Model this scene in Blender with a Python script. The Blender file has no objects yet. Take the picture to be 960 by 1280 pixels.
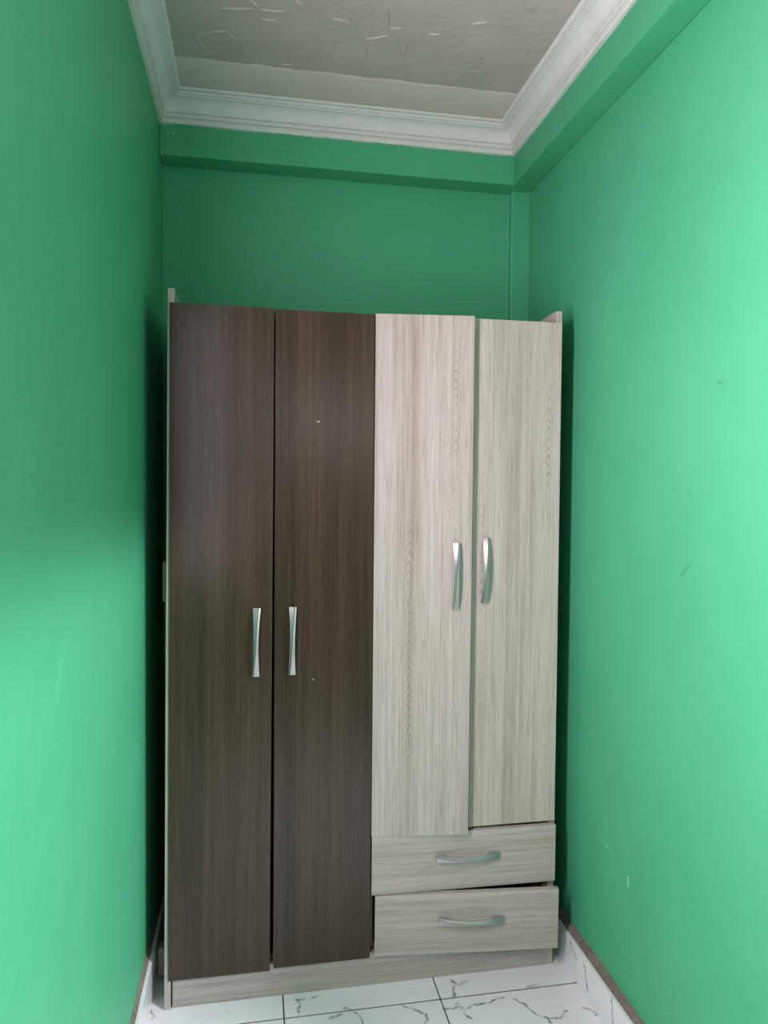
import bpy, bmesh, math, random
from mathutils import Vector, Matrix
random.seed(7)
scene = bpy.context.scene
COL = scene.collection

# ------------------------------------------------------------------ camera
def make_camera():
    f, cx, cy = 900.0, 480.0, 640.0                     # pixels, image 960 x 1280
    depth = Vector((317 - cx, 608 - cy, f)).normalized()  # room depth axis seen in camera axes (x right, y down, z ahead)
    down = depth.cross(Vector((1, 0.0082, 0))).normalized()
    if down.y < 0: down = -down
    Y, Z = depth, -down
    X = Y.cross(Z)
    right = Vector((X[0], Y[0], Z[0])); dn = Vector((X[1], Y[1], Z[1])); fwd = Vector((X[2], Y[2], Z[2]))
    m = Matrix.Identity(4)
    for i in range(3):
        m[i][0] = right[i]; m[i][1] = -dn[i]; m[i][2] = -fwd[i]
    m[0][3], m[1][3], m[2][3] = 0, 0, 1.35
    cd = bpy.data.cameras.new('camera')
    cd.sensor_fit = 'VERTICAL'; cd.sensor_height = 36; cd.lens = f / 1280 * 36
    cd.clip_start = 0.02; cd.clip_end = 60
    co = bpy.data.objects.new('camera', cd); COL.objects.link(co)
    co.matrix_world = m
    scene.camera = co
make_camera()

# ------------------------------------------------------------------ world and daylight
w = bpy.data.worlds.new('sky'); scene.world = w; w.use_nodes = True
w.node_tree.nodes['Background'].inputs[0].default_value = (0.95, 0.88, 1.0, 1)
w.node_tree.nodes['Background'].inputs[1].default_value = 0.95

def area(name, loc, aim, sx, sy, power, color):
    l = bpy.data.lights.new(name, 'AREA'); l.shape = 'RECTANGLE'
    l.size, l.size_y, l.energy, l.color = sx, sy, power, color
    o = bpy.data.objects.new(name, l); COL.objects.link(o)
    o.location = loc
    o.rotation_euler = (Vector(aim) - Vector(loc)).to_track_quat('-Z', 'Y').to_euler()
    return o
# daylight in the three windows behind the frame: narrow one in the left wall, wide one in the right wall, vent in the front wall
area('window_daylight', (-0.286, 0.755, 1.53), (1.0, 0.755, 1.53), 0.17, 1.12, 17.5, (1.0, 0.79, 0.92))
area('sky_daylight', (2.45, -0.45, 2.92), (0.3, 0.6, 1.0), 0.55, 0.17, 82, (0.95, 0.92, 1.0))
area('vent_daylight', (0.71, -3.14, 1.96), (0.6, 1.0, 1.75), 0.3, 0.3, 4.0, (1.0, 0.93, 0.98))

vs = scene.view_settings
vs.view_transform = 'Standard'; vs.look = 'None'; vs.exposure = 1.18; vs.gamma = 1.0; vs.use_curve_mapping = False

# measured plan positions (metres): ceiling trowel ridges, floor veins, right skirting veins
RIDGES= [[(-0.1494, 1.9513), (-0.1371, 1.9765), (-0.1195, 1.9958)], [(-0.1375, 1.9363), (-0.1043, 1.9209), (-0.0684, 1.9122)], [(-0.0684, 1.9122), (-0.0476, 1.9442)], [(-0.0369, 1.957), (-0.0354, 1.9987)], [(0.0458, 1.9559), (0.0537, 1.997)], [(0.0145, 1.8461), (0.0537, 1.8469)], [(0.009, 1.8126), (0.0712, 1.807)], [(-0.0115, 1.7818), (0.0069, 1.8018)], [(0.0688, 2.0304), (0.0981, 2.0288)], [(0.1932, 1.9463), (0.2024, 1.9679), (0.2113, 2.0066)], [(0.1881, 1.8124), (0.2149, 1.8122), (0.238, 1.823)], [(0.3177, 1.7495), (0.3314, 1.8168)], [(0.3334, 1.8217), (0.3655, 1.8154)], [(0.2804, 1.8858), (0.2983, 1.9492)], [(0.2845, 1.8758), (0.3367, 1.8511)], [(0.3642, 1.8639), (0.3831, 1.9228)], [(0.3917, 1.8696), (0.395, 1.9402)], [(0.5315, 1.7659), (0.5669, 1.7505)], [(0.4383, 1.8242), (0.4662, 1.8223)], [(0.2032, 1.9008), (0.2079, 1.8726)], [(0.1272, 1.9343), (0.1307, 1.9527)], [(-0.0838, 1.8242), (-0.0013, 1.8114)], [(0.0948, 1.7612), (0.1092, 1.7772)], [(0.5123, 2.007), (0.5228, 2.0181)]]
VEINS= [[(0.4902, 1.7644), (0.5263, 1.7638)], [(0.5293, 1.7743), (0.5386, 1.7508), (0.5626, 1.7631), (0.6086, 1.7664), (0.6368, 1.7763), (0.6572, 1.7751)], [(0.5386, 1.7508), (0.5369, 1.7317), (0.5483, 1.7171)], [(0.6811, 1.7677), (0.7001, 1.7453), (0.7092, 1.7164), (0.7222, 1.6981), (0.7416, 1.6864), (0.7732, 1.6842), (0.7989, 1.7012)], [(0.7408, 1.6844), (0.7418, 1.6717)], [(0.534, 1.8643), (0.55, 1.8458), (0.5776, 1.8532)], [(0.5363, 1.8422), (0.5292, 1.8025)], [(0.8477, 1.706), (0.865, 1.6954), (0.8691, 1.6785)], [(0.7316, 1.8044), (0.7616, 1.8041)], [(0.3887, 1.7926), (0.416, 1.7715), (0.4353, 1.7521), (0.4391, 1.7356), (0.4243, 1.7225)], [(0.1126, 1.8618), (0.1472, 1.856), (0.1688, 1.8624)], [(0.1191, 1.8537), (0.1201, 1.8145)], [(0.2334, 1.8098), (0.2593, 1.7957), (0.2722, 1.7651), (0.2728, 1.7466)], [(0.1954, 1.7782), (0.2243, 1.7921)], [(-0.27, 1.9), (-0.2452, 1.8624), (-0.2509, 1.8558)]]
SK= [[(1.857, 0.1), (1.831, 0.078), (1.804, 0.067)], [(1.757, 0.085), (1.744, 0.043), (1.735, 0.024)], [(1.613, 0.1), (1.603, 0.074), (1.599, 0.034)]]

# ------------------------------------------------------------------ material helpers
class NT:
    def __init__(s, name):
        s.m = bpy.data.materials.new(name); s.m.use_nodes = True
        s.t = s.m.node_tree; s.b = s.t.nodes['Principled BSDF']
    def n(s, kind, **k):
        nd = s.t.nodes.new('ShaderNode' + kind)
        for a, v in k.items(): setattr(nd, a, v)
        return nd
    def put(s, sock, v):
        if hasattr(v, 'is_output'): s.t.links.new(v, sock)
        else: sock.default_value = v
    def math(s, op, a, b=None, c=None, clamp=False):
        nd = s.n('Math', operation=op, use_clamp=clamp)
        for i, v in enumerate((a, b, c)):
            if v is not None: s.put(nd.inputs[i], v)
        return nd.outputs[0]
    def vec(s, op, a, b=None, out=0):
        nd = s.n('VectorMath', operation=op)
        s.put(nd.inputs[0], a)
        if b is not None: s.put(nd.inputs[1], b)
        return nd.outputs[out]
    def scale(s, v, f):
        nd = s.n('VectorMath', operation='SCALE'); s.put(nd.inputs[0], v); s.put(nd.inputs['Scale'], f); return nd.outputs[0]
    def noise(s, vec, sc, det=3, rough=0.5, dist=0.0, color=False):
        nd = s.n('TexNoise'); s.put(nd.inputs['Vector'], vec)
        nd.inputs['Scale'].default_value = sc; nd.inputs['Detail'].default_value = det
        nd.inputs['Roughness'].default_value = rough; nd.inputs['Distortion'].default_value = dist
        return nd.outputs['Color' if color else 'Fac']
    def ramp(s, fac, *stops):
        nd = s.n('ValToRGB'); s.put(nd.inputs[0], fac)
        e = nd.color_ramp.elements
        while len(e) < len(stops): e.new(0.5)
        for el, (p, c) in zip(e, stops):
            el.position = p; el.color = (*c, 1) if not isinstance(c, (int, float)) else (c, c, c, 1)
        return nd.outputs[0]
    def mix(s, fac, a, b, mode='MIX'):
        nd = s.n('Mix', data_type='RGBA', blend_type=mode)
        s.put(nd.inputs[0], fac)
        for i, v in ((6, a), (7, b)): s.put(nd.inputs[i], (*v, 1) if isinstance(v, tuple) and len(v) == 3 else v)
        return nd.outputs[2]
    def bump(s, h, st, dist):
        nd = s.n('Bump'); nd.inputs['Strength'].default_value = st; nd.inputs['Distance'].default_value = dist
        s.put(nd.inputs['Height'], h); s.t.links.new(nd.outputs[0], s.b.inputs['Normal'])
    def segdist(s, p, strokes):
        """distance from p to the nearest of the poly-lines (2-D lists turned to 3-D points)"""
        best = None
        for st in strokes:
            for a, b in zip(st[:-1], st[1:]):
                a, b = Vector(a), Vector(b); ba = b - a
                pa = s.vec('SUBTRACT', p, tuple(a))
                h = s.math('MULTIPLY', s.vec('DOT_PRODUCT', pa, tuple(ba / ba.length_squared), 1), 1.0, clamp=True)
                d = s.vec('LENGTH', s.vec('SUBTRACT', pa, s.scale(tuple(ba), h)), None, 1)
                best = d if best is None else s.math('MINIMUM', best, d)
        return best
    def done(s, color=None, rough=None, metal=None, spec=None):
        if color is not None: s.put(s.b.inputs['Base Color'], (*color, 1) if isinstance(color, tuple) and len(color) == 3 else color)
        if rough is not None: s.put(s.b.inputs['Roughness'], rough)
        if metal is not None: s.b.inputs['Metallic'].default_value = metal
        if spec is not None: s.b.inputs['Specular IOR Level'].default_value = spec
        return s.m

def mat_wall():
    k = NT('green wall paint'); p = k.n('NewGeometry').outputs['Position']
    a = k.noise(p, 2.2, 4, .6); b = k.noise(p, 9, 3, .6)
    c = k.mix(k.ramp(a, (.35, 0.0), (.68, 1.0)), (0.066, 0.378, 0.196), (0.078, 0.403, 0.216))
    c = k.mix(k.math('MULTIPLY', k.ramp(b, (.55, 0.0), (.8, 1.0)), .22), c, (0.098, 0.418, 0.24))
    # scuffs, chips and filler specks
    dark = k.segdist(k.vec('ADD', p, k.scale(k.vec('SUBTRACT', k.noise(p, 160, 2, .5, 0, True), (.5, .5, .5)), .006)), [
        [(.9, 1.286, 1.563), (.9, 1.277, 1.559)], [(.9, 1.40, 1.165), (.9, 1.385, 1.178), (.9, 1.37, 1.19)],
        [(.9, 1.625, .205), (.9, 1.612, .187)], [(.9, 1.572, .212), (.9, 1.562, .198)], [(-.276, 1.19, .727), (-.276, 1.19, .722)]])
    c = k.mix(k.math('MULTIPLY', k.ramp(dark, (.0, 1.0), (.0045, 0.0)), .55), c, (0.05, 0.13, 0.09))
    lite = k.segdist(p, [[(-.236, 2.25, 2.395), (-.236, 2.25, 2.3935)], [(.9, 1.589, .405), (.9, 1.589, .385)], [(.9, 1.7, .43), (.9, 1.697, .427)]])
    c = k.mix(k.math('MULTIPLY', k.ramp(lite, (.0012, 1.0), (.0028, 0.0)), .7), c, (0.6, 0.75, 0.68))
    k.bump(k.math('ADD', k.noise(p, 14, 3, .5), k.math('MULTIPLY', k.noise(p, 120, 2, .5), .12)), .22, .01)
    return k.done(c, .5, 0, .18)

def mat_plaster(name, c0, c1, bump=.35):
    k = NT(name); p = k.n('NewGeometry').outputs['Position']
    c = k.mix(k.ramp(k.noise(p, 6, 4, .6), (.35, 0.0), (.7, 1.0)), c0, c1)
    k.bump(k.math('ADD', k.noise(k.vec('MULTIPLY', p, (1, 1.8, 1)), 22, 4, .6), k.math('MULTIPLY', k.noise(p, 7, 2, .5), .8)), bump, .012)
    return k.done(c, .75, 0, .2)

def mat_cornice():
    k = NT('white cornice paint'); p = k.n('NewGeometry').outputs['Position']
    c = k.mix(k.ramp(k.noise(p, 16, 4, .6), (.4, 0.0), (.75, 1.0)), (0.66, 0.69, 0.64), (0.60, 0.63, 0.58))
    return k.done(c, .55, 0, .25)

def mat_tile(name, strokes):
    k = NT(name); p = k.n('NewGeometry').outputs['Position']
    wob = k.vec('ADD', p, k.scale(k.vec('SUBTRACT', k.noise(p, 55, 3, .6, 0, True), (.5, .5, .5)), .022))
    cloud = k.ramp(k.noise(p, 5, 4, .6), (.5, 0.0), (.85, 1.0))
    c = k.mix(k.math('MULTIPLY', cloud, .35), (0.80, 0.80, 0.83), (0.62, 0.63, 0.68))
    v = k.n('TexVoronoi', feature='DISTANCE_TO_EDGE'); k.put(v.inputs['Vector'], k.vec('ADD', p, k.scale(k.noise(p, 7, 4, .6, 0, True), .22))); v.inputs['Scale'].default_value = 3.2
    mask = k.ramp(k.noise(p, 3.4, 2, .5), (.56, 0.0), (.66, 1.0))
    c = k.mix(k.math('MULTIPLY', k.math('MULTIPLY', k.ramp(v.outputs[0], (.0, 1.0), (.012, 0.0)), mask), .55), c, (0.16, 0.16, 0.16))
    if strokes:
        d = k.math('SUBTRACT', k.segdist(wob, strokes), k.math('MULTIPLY', k.math('SUBTRACT', k.noise(p, 30, 3, .6), .5), .010))
        c = k.mix(k.math('MULTIPLY', k.ramp(d, (.0, 1.0), (.0075, 0.0)), .35), c, (0.33, 0.34, 0.36))
        c = k.mix(k.math('MULTIPLY', k.ramp(d, (.0008, 1.0), (.0032, 0.0)), .85), c, (0.07, 0.068, 0.062))
    return k.done(c, .16, 0, .5)

def mat_plain(name, c, rough=.6, metal=0, var=.15, sc=20, spec=.4, bump=0):
    k = NT(name); p = k.n('NewGeometry').outputs['Position']
    f = k.noise(p, sc, 4, .6)
    col = k.mix(k.ramp(f, (.3, 0.0), (.7, 1.0)), tuple(x * (1 - var) for x in c), tuple(min(1, x * (1 + var)) for x in c))
    if bump: k.bump(f, bump, .004)
    return k.done(col, rough, metal, spec)

def mat_wood(name, tones, axis='Z', figures=(), rough=.4, spec=.4, seed=0.0, period=.026, chev=.5, contrast=1.0):
    """tones: dark pore, low, mid, high.  axis = direction of the grain in the part's own axes"""
    k = NT(name); o = k.n('TexCoord').outputs['Object']
    s = k.n('SeparateXYZ'); k.put(s.inputs[0], o)
    along, across = (s.outputs[2], s.outputs[0]) if axis == 'Z' else (s.outputs[0], s.outputs[2])
    def co(fa, fb, z=0.0):
        c = k.n('CombineXYZ'); k.put(c.inputs[0], k.math('MULTIPLY', across, fa)); k.put(c.inputs[1], k.math('MULTIPLY', along, fb)); c.inputs[2].default_value = seed + z
        return c.outputs[0]
    band = k.noise(co(17, .35), 1, 3, .55, .3)                 # broad boards of tone
    strk = k.noise(co(95, 1.6, 3.1), 1, 4, .65, .35)           # streaks
    pore = k.noise(co(420, 9.0, 7.7), 1, 3, .6, .2)            # fine pores
    c = k.ramp(k.math('ADD', k.math('MULTIPLY', band, .5), k.math('MULTIPLY', strk, .5)),
               (.5 - .17 * contrast, tones[1]), (.5, tones[2]), (.5 + .17 * contrast, tones[3]))
    c = k.mix(k.math('MULTIPLY', k.ramp(pore, (.52, 0.0), (.70, 1.0)), .5), c, tones[0])
    wob = k.math('MULTIPLY', k.math('SUBTRACT', k.noise(co(14, 7.0, 1.3), 1, 3, .6), .5), .075)
    for xc, wd in figures:                                     # flame figure of nested arches
        ax = k.math('ABSOLUTE', k.math('SUBTRACT', k.math('ADD', across, k.math('MULTIPLY', wob, .35)), xc))
        ph = k.math('ADD', k.math('ADD', along, k.math('MULTIPLY', k.math('DIVIDE', k.math('MULTIPLY', ax, ax), k.math('ADD', ax, .008)), 3.4)), wob)
        wv = k.math('SINE', k.math('MULTIPLY', ph, 2 * math.pi / period))
        msk = k.math('MULTIPLY', k.ramp(ax, (wd * .35, 1.0), (wd, 0.0)), k.ramp(k.noise(co(2, 3.4, 5.5 + xc * 9), 1, 2, .5), (.47, 0.0), (.60, 1.0)))
        c = k.mix(k.math('MULTIPLY', k.math('MULTIPLY', k.ramp(wv, (.0, 0.0), (.9, 1.0)), msk), chev), c, tones[0])
    k.bump(pore, .12, .0012)
    return k.done(c, rough, 0, spec)

PALE = ((.176, .147, .122), (.312, .270, .233), (.428, .382, .342), (.535, .490, .452))
DARK = ((.017, .011, .007), (.032, .022, .0135), (.052, .036, .0225), (.078, .055, .036))
M = dict(
    wall=mat_wall(),
    ceiling=mat_plaster('rough ceiling plaster', (0.47, 0.43, 0.385), (0.41, 0.375, 0.34), .16),
    band=mat_plaster('newer ceiling plaster', (0.53, 0.51, 0.45), (0.48, 0.46, 0.41), .06),
    cornice=mat_cornice(),
    mortar=mat_plain('brown mortar', (.20, .165, .145), .9, 0, .25, 30, .15, .5),
    grout=mat_plain('dark floor grout', (.06, .055, .05), .9),
    tile=mat_tile('white veined tile', [[(x, y, 0) for x, y in s] for s in VEINS]),
    sktile_r=mat_tile('white veined skirting tile', [[(.873, y, z) for y, z in s] for s in SK]),
    sktile=mat_tile('white skirting tile', []),
    d1=mat_wood('dark brown laminate one', DARK, 'Z', ((.10, .03),), .25, .34, 1.0, .03, .25),
    d2=mat_wood('dark brown laminate two', DARK, 'Z', ((.183, .03),), .25, .34, 4.0, .024, .5),
    p1=mat_wood('pale wood laminate one', PALE, 'Z', ((.098, .02), (.215, .012)), .42, .4, 9.0, .024, .4),
    p2_lit=mat_wood('pale wood laminate two painted lit', tuple(tuple(v * 1.1 for v in t) for t in PALE), 'Z', ((-.222, .014), (-.035, .012)), .42, .4, 14.0, .026, .4),  # same laminate as p1, tones raised to paint in light on this door
    r1=mat_wood('pale drawer laminate one', PALE, 'X', (), .42, .4, 21.0),
    r2=mat_wood('pale drawer laminate two', PALE, 'X', (), .42, .4, 26.0),
    rail=mat_wood('pale plinth laminate', tuple(tuple(v * .92 for v in t) for t in PALE), 'X', (), .45, .4, 31.0),
    side=mat_wood('pale side panel laminate', PALE, 'Z', (), .45, .4, 36.0),
    inside=mat_plain('carcass board', (.16, .13, .10), .7),
    metal=mat_plain('satin chrome', (.43, .42, .43), .36, .75, .03, 60),
    chip=mat_plain('bare chipboard', (.62, .57, .48), .8),
    frame=mat_plain('white window frame', (.75, .75, .73), .4),
)

# ------------------------------------------------------------------ mesh helpers
def link(name, bm, mat, parent=None, loc=(0, 0, 0), rot=(0, 0, 0), smooth=False):
    bmesh.ops.recalc_face_normals(bm, faces=bm.faces)
    me = bpy.data.meshes.new(name); bm.to_mesh(me); bm.free()
    if smooth:
        for p in me.polygons: p.use_smooth = True
    me.materials.append(M[mat] if isinstance(mat, str) else mat)
    o = bpy.data.objects.new(name, me); COL.objects.link(o)
    o.location = loc; o.rotation_euler = rot
    if parent: o.parent = parent
    return o
def box(bm, x0, x1, y0, y1, z0, z1, bev=0):
    v = [bm.verts.new((x, y, z)) for x in (x0, x1) for y in (y0, y1) for z in (z0, z1)]
    fs = [bm.faces.new([v[i] for i in q]) for q in ((0, 1, 3, 2), (4, 6, 7, 5), (0, 4, 5, 1), (2, 3, 7, 6), (0, 2, 6, 4), (1, 5, 7, 3))]
    if bev:
        es = list({e for f in fs for e in f.edges})
        bmesh.ops.bevel(bm, geom=es, offset=bev, segments=2, affect='EDGES', profile=.6)
def boxes(*bs, bev=0):
    bm = bmesh.new()
    for b in bs: box(bm, *b, bev=bev)
    return bm
def struct(o, label=None, cat=None):
    o['kind'] = 'structure'
    if label: o['label'] = label
    if cat: o['category'] = cat
    return o

# ------------------------------------------------------------------ room shell
XL, XR, YB, YF, ZC = -.276, .90, 2.33, -3.02, 2.505
BX, BY, BZ, CZ = .825, 2.25, 2.33, 2.42        # beam faces, beam underside, cornice foot
T = .12

wl = struct(link('wall_left', boxes((XL - T, XL, YF - T, .58, 0, ZC + .1), (XL - T, XL, .842, YB + T, 0, ZC + .1),
      (XL - T, XL, .58, .842, 0, .95), (XL - T, XL, .58, .842, 2.11, ZC + .1)), 'wall'), 'green painted wall along the left side of the wardrobe', 'wall')
wr = struct(link('wall_right', boxes((XR, XR + T, YF - T, -.25, 0, ZC + .1), (XR, XR + T, .97, YB + T, 0, ZC + .1),
      (XR, XR + T, -.25, .97, 0, .42), (XR, XR + T, -.25, .97, 2.02, ZC + .1)), 'wall'), 'bright green painted wall along the right side of the wardrobe', 'wall')
wb = struct(link('wall_back', boxes((XL, XR, YB, YB + T, 0, ZC + .1)), 'wall'), 'darker green wall above and behind the wardrobe', 'wall')
wf = struct(link('wall_front', boxes((XL, XR, YF - T, YF, 0, 1.80), (XL, XR, YF - T, YF, 2.12, ZC + .1),
      (XL, .55, YF - T, YF, 1.80, 2.12), (.87, XR, YF - T, YF, 1.80, 2.12)), 'wall'), 'green painted wall facing the wardrobe', 'wall')
link('beam', boxes((XL, XR, BY, YB, BZ, ZC + .05), bev=.004), 'wall', wb)
link('beam', boxes((BX, XR, YF, BY + .01, BZ, ZC + .05), bev=.004), 'wall', wr)
# plastered pillar in the far right corner, its free edge rounded
bm = bmesh.new()
prof = [(XR, YB), (XR, YB - .03)] + [(.853 + .008 * math.cos(a) - .008, YB - .022 - .008 * math.sin(a)) for a in [math.pi / 2 + i * math.pi / 10 for i in range(6)]] + [(.838, YB - .006), (.832, YB)]
lo = [bm.verts.new((x, y, 0)) for x, y in prof]; hi = [bm.verts.new((x, y, BZ + .002)) for x, y in prof]
for i in range(len(prof)):
    j = (i + 1) % len(prof); bm.faces.new((lo[i], lo[j], hi[j], hi[i]))
bm.faces.new(hi); bm.faces.new(lo)
link('pillar', bm, 'wall', wb, smooth=False)

ce = struct(link('ceiling', boxes((XL - T, XR + T, YF - T, YB + T, ZC, ZC + .1)), 'ceiling'), 'rough grey plastered ceiling with trowel ridges', 'ceiling')
bm = bmesh.new()                                        # smoother plaster band along the far edge, ragged front edge
n = 60; ys = [2.045 + .0015 * math.sin(i * .7) + random.uniform(-.0022, .0022) for i in range(n + 1)]
fr = [(XL + (XR - XL) * i / n, ys[i]) for i in range(n + 1)]
a = [bm.verts.new((x, y, ZC - .0005)) for x, y in fr]; b = [bm.verts.new((x, y + .006, ZC - .005)) for x, y in fr]; c = [bm.verts.new((x, YB, ZC - .006)) for x, y in fr]
for i in range(n):
    bm.faces.new((a[i], a[i + 1], b[i + 1], b[i])); bm.faces.new((b[i], b[i + 1], c[i + 1], c[i]))
link('plaster_band', bm, 'band', ce, smooth=True)
def ridge(pts, wd=.004, h=.0045):
    bm = bmesh.new(); rows = []
    P = []
    for (x0, y0), (x1, y1) in zip(pts[:-1], pts[1:]):
        for k in range(5): P.append(Vector((x0 + (x1 - x0) * k / 5, y0 + (y1 - y0) * k / 5, ZC)))
    P.append(Vector((*pts[-1], ZC)))
    for i, p in enumerate(P):
        t = i / (len(P) - 1); d = (P[min(i + 1, len(P) - 1)] - P[max(i - 1, 0)]).normalized(); s = Vector((-d.y, d.x, 0))
        q = p + s * random.uniform(-.001, .001); tp = math.sin(math.pi * (.08 + .84 * t)) ** .6
        rows.append([bm.verts.new(q + s * wd * u * tp + Vector((0, 0, .0008 - h * tp * v))) for u, v in ((-1, 0), (-.35, .85), (.2, 1), (.5, .2), (.9, 0))])
    for r0, r1 in zip(rows[:-1], rows[1:]):
        for i in range(4): bm.faces.new((r0[i], r0[i + 1], r1[i + 1], r1[i]))
    link('plaster_ridge', bm, 'ceiling', ce)
for s in RIDGES: ridge(s)

# cornice: profile (distance from the wall, height above the foot); top at the ceiling
PROF = [(0, 0), (.010, 0), (.012, .003), (.012, .0115), (.0085, .0135), (.0085, .0155), (.0155, .0165), (.0155, .0255), (.0125, .0268), (.0125, .0284), (.018, .0295)]
PROF += [(.018 + .033 * (1 - math.cos(a)), .0295 + .0315 * math.sin(a)) for a in [i * math.pi / 2 / 9 for i in range(1, 10)]]
PROF += [(.051, .0645), (.057, .065), (.057, .0715), (.0535, .0725), (.0535, .0745), (.061, .0755), (.066, .080), (.066, .0855), (0, .0855)]
def cornice(name, pts, label):
    """pts: start and end of the wall line, each with the inward unit offset of a mitre"""
    (p0, m0), (p1, m1) = pts
    bm = bmesh.new(); N = 40; rows = []
    for i in range(N + 1):
        t = i / N; row = []
        for k, (o, h) in enumerate(PROF):
            q = Vector(p0).lerp(Vector(p1), t) + Vector(m0).lerp(Vector(m1), 0) * o * (1 - t) + Vector(m1) * o * t
            j = random.uniform(-.0016, .0008) if k in (0, 1) and 0 < i < N else 0
            row.append(bm.verts.new((q.x, q.y, CZ + h + j)))
        rows.append(row)
    for r0, r1 in zip(rows[:-1], rows[1:]):
        for k in range(len(PROF) - 1): bm.faces.new((r0[k], r1[k], r1[k + 1], r0[k + 1]))
    struct(link(name, bm, 'cornice'), label, 'cornice')
cornice('trim_1', (((XL, YF, 0), (1, 1, 0)), ((XL, BY, 0), (1, -1, 0))), 'white moulded cornice above the left green wall')
cornice('trim_2', (((XL, BY, 0), (1, -1, 0)), ((BX, BY, 0), (-1, -1, 0))), 'white moulded cornice on the beam above the wardrobe')
cornice('trim_3', (((BX, BY, 0), (-1, -1, 0)), ((BX, YF, 0), (-1, 1, 0))), 'white moulded cornice on the beam above the right green wall')
cornice('trim_4', (((BX, YF, 0), (-1, 1, 0)), ((XL, YF, 0), (1, 1, 0))), 'white moulded cornice on the wall facing the wardrobe')

# floor: grout bed and tiles of 41 cm
fl = struct(link('floor', boxes((XL - T, XR + T, YF - T, YB + T, -.08, -.0025)), 'grout'), 'white veined tiled floor with dark joints', 'floor')
xs = [XL - .002, .079, .489, XR + .002]; yl = [1.80 + .41 * k for k in range(-12, 3)]
shared = {}
for i in range(3):
    for y0, y1 in zip(yl[:-1], yl[1:]):
        y0, y1 = max(y0, YF), min(y1, YB)
        if y1 - y0 < .02: continue
        wd, dp = round(xs[i + 1] - xs[i] - .0036, 4), round(y1 - y0 - .0058, 4)
        if (wd, dp) not in shared:
            o = link('floor_tile', boxes((-wd / 2, wd / 2, -dp / 2, dp / 2, -.006, 0), bev=.0008), 'tile', fl); shared[(wd, dp)] = o.data
        else:
            o = bpy.data.objects.new('floor_tile', shared[(wd, dp)]); COL.objects.link(o); o.parent = fl
        o.location = ((xs[i] + xs[i + 1]) / 2, (y0 + y1) / 2, 0)

# tiled skirting with a mortar cap
def skirting(name, wall_x, s, depth, h, mat, label):
    bm = bmesh.new(); N = 90; th = .009
    rows = []
    for i in range(N + 1):
        y = YF + (YB - YF) * i / N; j = random.uniform(-.0035, .0035)
        xo = wall_x; xi = wall_x + s * (depth - th)
        rows.append([bm.verts.new(q) for q in ((xi, y, -.002), (xi, y, h - .001), (xi - s * .004, y, h + .002), (xo + s * .001, y, h + .010 + j), (xo - s * .002, y, h + .011 + j))])
    for r0, r1 in zip(rows[:-1], rows[1:]):
        for k in range(4): bm.faces.new((r0[k], r1[k], r1[k + 1], r0[k + 1]))
    b = struct(link(name, bm, 'mortar'), label, 'skirting')
    for y0, y1 in zip(yl[:-1], yl[1:]):
        y0, y1 = max(y0, YF), min(y1, YB)
        if y1 - y0 < .02: continue
        xi = wall_x + s * (depth - th); xo = wall_x + s * depth
        link('skirting_tile', boxes((min(xi, xo), max(xi, xo), y0 + .001, y1 - .001, -.001, h + random.uniform(-.002, .001)), bev=.001), mat, b)
skirting('baseboard_right', XR, -1, .027, .097, 'sktile_r', 'white tile skirting with brown mortar cap under the right wall')
skirting('baseboard_left', XL, 1, .018, .112, 'sktile', 'white tile skirting with brown mortar cap under the left wall')

# windows behind the frame
def window(name, ax, c, lo1, hi1, lo2, hi2, label, mull=True):
    f = .028; bm = bmesh.new()
    def bar(a0, a1, b0, b1):
        if ax == 'x': box(bm, c - .02, c + .02, a0, a1, b0, b1)
        else: box(bm, a0, a1, c - .02, c + .02, b0, b1)
    bar(lo1, hi1, lo2, lo2 + f); bar(lo1, hi1, hi2 - f, hi2); bar(lo1, lo1 + f, lo2 + f, hi2 - f); bar(hi1 - f, hi1, lo2 + f, hi2 - f)
    struct(link(name, bm, 'frame'), label, 'window')
window('window_1', 'x', XL - .05, .58, .842, .95, 2.11, 'narrow tall white framed window in the left wall')
window('window_2', 'x', XR + .06, -.25, .97, .42, 2.02, 'wide white framed window in the right wall')
window('window_3', 'y', YF - .06, .55, .87, 1.80, 2.12, 'small square vent window in the front wall')

# ------------------------------------------------------------------ wardrobe
WX0, WX1, WY0, WY1, WTOP = -.219, .835, 1.875, 2.285, 1.843
R0 = Vector((.31, 2.08, 0))
wd = bpy.data.objects.new('wardrobe', None); COL.objects.link(wd); wd.location = R0
wd['label'] = 'tall wooden wardrobe with two dark doors, two pale doors and two pale drawers'; wd['category'] = 'wardrobe'
def part(name, bm, mat, at=(0, 0, 0), rot=(0, 0, 0), label=None, parent=None):
    p = Vector(at) - (R0 if parent is None else Vector((0, 0, 0)))
    o = link(name, bm, mat, parent or wd, p, rot)
    if label: o['label'] = label
    return o
TH = .016
CF = WY0 + TH + .001                      # front of the carcass behind the doors
part('side_panel', boxes((0, TH, 0, WY1 - WY0 - .004, 0, WTOP), bev=.0008), 'side', (WX0 - .005, WY0 + .004, .0), (0, .0068, 0))
part('side_panel', boxes((-TH, 0, 0, WY1 - CF, 0, WTOP - .003), bev=.0008), 'side', (WX1 + .004, CF - .006, 0), (0, -.001, 0))
part('plinth', boxes((WX0 + .015 - .31, WX1 - .0125 - .31, 0, TH, 0, .088), bev=.0008), 'rail', (.31, CF - .008, 0), label='pale plinth board under the doors')
part('top_panel', boxes((WX0 + .02, WX1 - .018, CF, WY1 - .004, 1.785, 1.801)), 'inside', (0, 0, 0))
part('bottom_panel', boxes((WX0 + .02, WX1 - .018, CF + .01, WY1 - .004, .088, .104)), 'inside')
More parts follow.
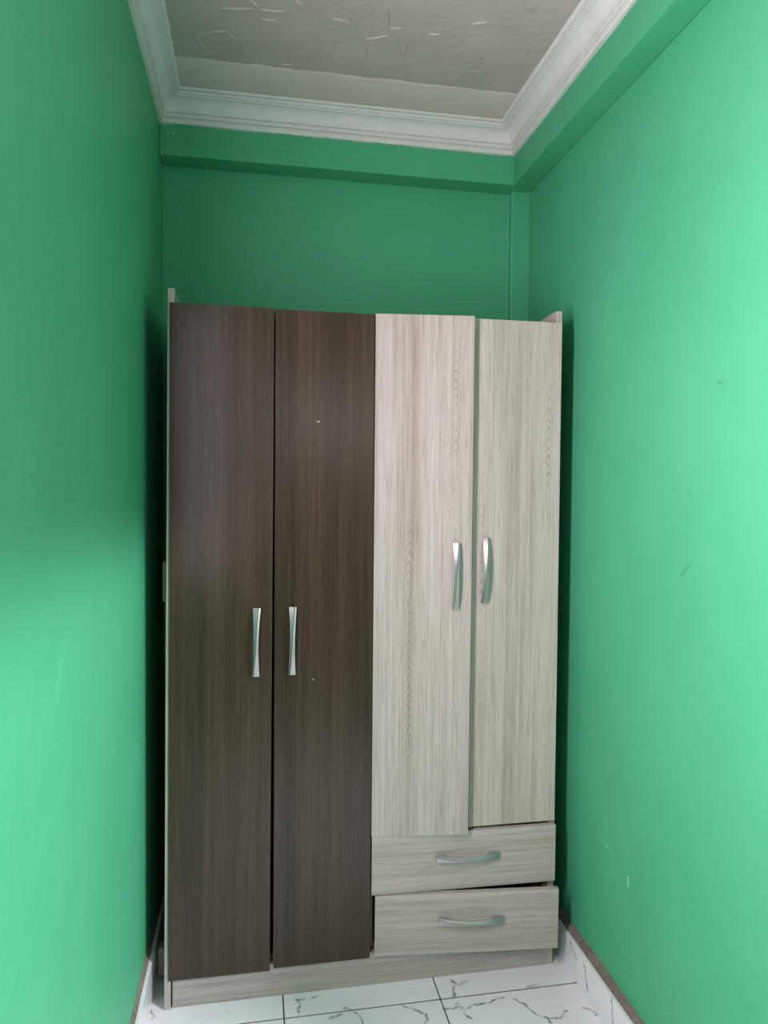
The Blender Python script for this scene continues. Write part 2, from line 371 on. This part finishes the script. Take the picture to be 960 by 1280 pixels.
part('back_panel', boxes((WX0 + .02, WX1 - .018, WY1 - .0038, WY1, .02, 1.79)), 'inside')
part('divider', boxes((.304, .320, CF, WY1 - .004, .104, 1.785)), 'inside')
part('shelf', boxes((.320, WX1 - .018, CF + .012, WY1 - .004, .415, .431)), 'inside')
part('batten', boxes((-.013, 0, 0, .02, 0, 1.02)), 'side', (-.2245, 2.03, .06), label='thin batten on the outer side of the left panel')
part('cleat', boxes((-.024, 0, 0, .03, 0, .108), bev=.001), 'side', (-.2185, 2.02, 1.035))
part('cleat', boxes((-.028, 0, 0, .03, 0, .075), bev=.001), 'side', (-.2265, 2.0, .012))

def handle_mesh(L=.177, W=.0195, crease=1):
    """bowed pull: wide flat ends, pinched middle, a crease that runs from one edge to the other; two feet on the door"""
    bm = bmesh.new(); N = 22; rows = []
    for i in range(N + 1):
        t = i / N; u = 2 * t - 1
        z = u * L / 2; w2 = W / 2 * (.64 + .36 * u * u)
        o = .0105 + .0155 * (1 - abs(u) ** 2.1)
        sh = (.0016 if u > 0 else -.0004) * abs(u) * crease
        cr = crease * u * .55 * w2
        rows.append([bm.verts.new((x + sh, -y, z)) for x, y in ((-w2, o - .002), (cr - .0012, o + .0026), (cr + .0012, o + .0003), (w2, o - .0008), (w2 * .92, o - .005), (-w2 * .92, o - .006))])
    for r0, r1 in zip(rows[:-1], rows[1:]):
        for k in range(6): bm.faces.new((r0[k], r0[(k + 1) % 6], r1[(k + 1) % 6], r1[k]))
    bm.faces.new(rows[0]); bm.faces.new(rows[-1])
    for s in (-1, 1):
        c = s * (L / 2 - .016)
        a = [bm.verts.new((x, y, c + z)) for y in (.0005, -.012) for x, z in ((-.0055, -.010), (.0055, -.010), (.0055, .010), (-.0055, .010))]
        for q in ((0, 1, 2, 3), (4, 5, 6, 7), (0, 1, 5, 4), (1, 2, 6, 5), (2, 3, 7, 6), (3, 0, 4, 7)): bm.faces.new([a[k] for k in q])
    bmesh.ops.recalc_face_normals(bm, faces=bm.faces)
    me = bpy.data.meshes.new('handle'); bm.to_mesh(me); bm.free(); me.materials.append(M['metal'])
    return me
HM = handle_mesh()
def handle(parent, loc, rot):
    o = bpy.data.objects.new('handle', HM); COL.objects.link(o); o.parent = parent; o.location = loc; o.rotation_euler = rot
    o['label'] = 'bowed satin chrome pull handle'
    return o

# doors; origins at the hinge foot
D1 = part('door', boxes((0, .2575, 0, TH, 0, 1.729), bev=.0009), 'd1', (-.2135, WY0, .077), (0, .0042, 0), 'dark brown laminate door beside the left green wall')
D2 = part('door', boxes((-.257, 0, 0, TH, 0, 1.722), bev=.0009), 'd2', (.3105, WY0, .081), (0, .0006, 0), 'dark brown laminate door next to the pale doors')
P1 = part('door', boxes((0, .262, 0, TH, 0, 1.392), bev=.0009), 'p1', (.3125, WY0 - .001, .413), (0, .001, -.112), 'pale wood laminate door standing ajar')
P2 = part('door', boxes((-.251, 0, 0, TH, 0, 1.387), bev=.0009), 'p2_lit', (.8345, WY0, .419), (0, -.001, 0), 'pale wood laminate door beside the right green wall')
handle(D1, (.2165, 0, .873), (0, 0, 0)); handle(D2, (-.212, 0, .869), (0, 0, 0))
handle(P1, (.218, 0, .703), (0, 0, 0)); handle(P2, (-.216, 0, .709), (0, 0, 0))
for (x, z, pts) in ((-.1475, 1.438, ((-.004, .003), (-.001, -.001), (.003, -.002), (.005, .001), (.003, .003), (.002, .0), (-.002, .002))), (-.156, .764, ((-.002, 0), (0, -.002), (.002, 0), (0, .002)))):
    bm = bmesh.new(); a = [bm.verts.new((x + p, .0003, z + q)) for p, q in pts]; b = [bm.verts.new((x + p, -.0004, z + q)) for p, q in pts]
    bm.faces.new(b)
    for i in range(len(a)): bm.faces.new((a[i], a[(i + 1) % len(a)], b[(i + 1) % len(a)], b[i]))
    link('chip', bm, 'chip', D2)['label'] = 'small pale chip in the dark laminate'

# drawers: front with its box behind, handle on the front
def drawer(at, w, h, rot, mat, hx, hz, label, hrot=0):
    d = part('drawer', boxes((0, w, 0, TH, 0, h), bev=.0009), mat, at, rot, label)
    b = link('drawer_box', boxes((.03, .04, TH, .30, .012, h - .035), (w - .04, w - .03, TH, .30, .012, h - .035), (.04, w - .04, .29, .30, .012, h - .035), (.03, w - .03, TH, .30, .008, .012)), 'inside', d)
    handle(d, (hx, 0, hz), (0, math.pi / 2 + hrot, 0))
drawer((.3145, WY0 + .0, .252), .519, .160, (0, .001, -.022), 'r1', .264, .091, 'upper pale drawer under the pale doors')
drawer((.3235, WY0 - .002, .084), .508, .166, (0, .004, -.086), 'r2', .262, .094, 'lower pale drawer pulled out crookedly above the plinth')
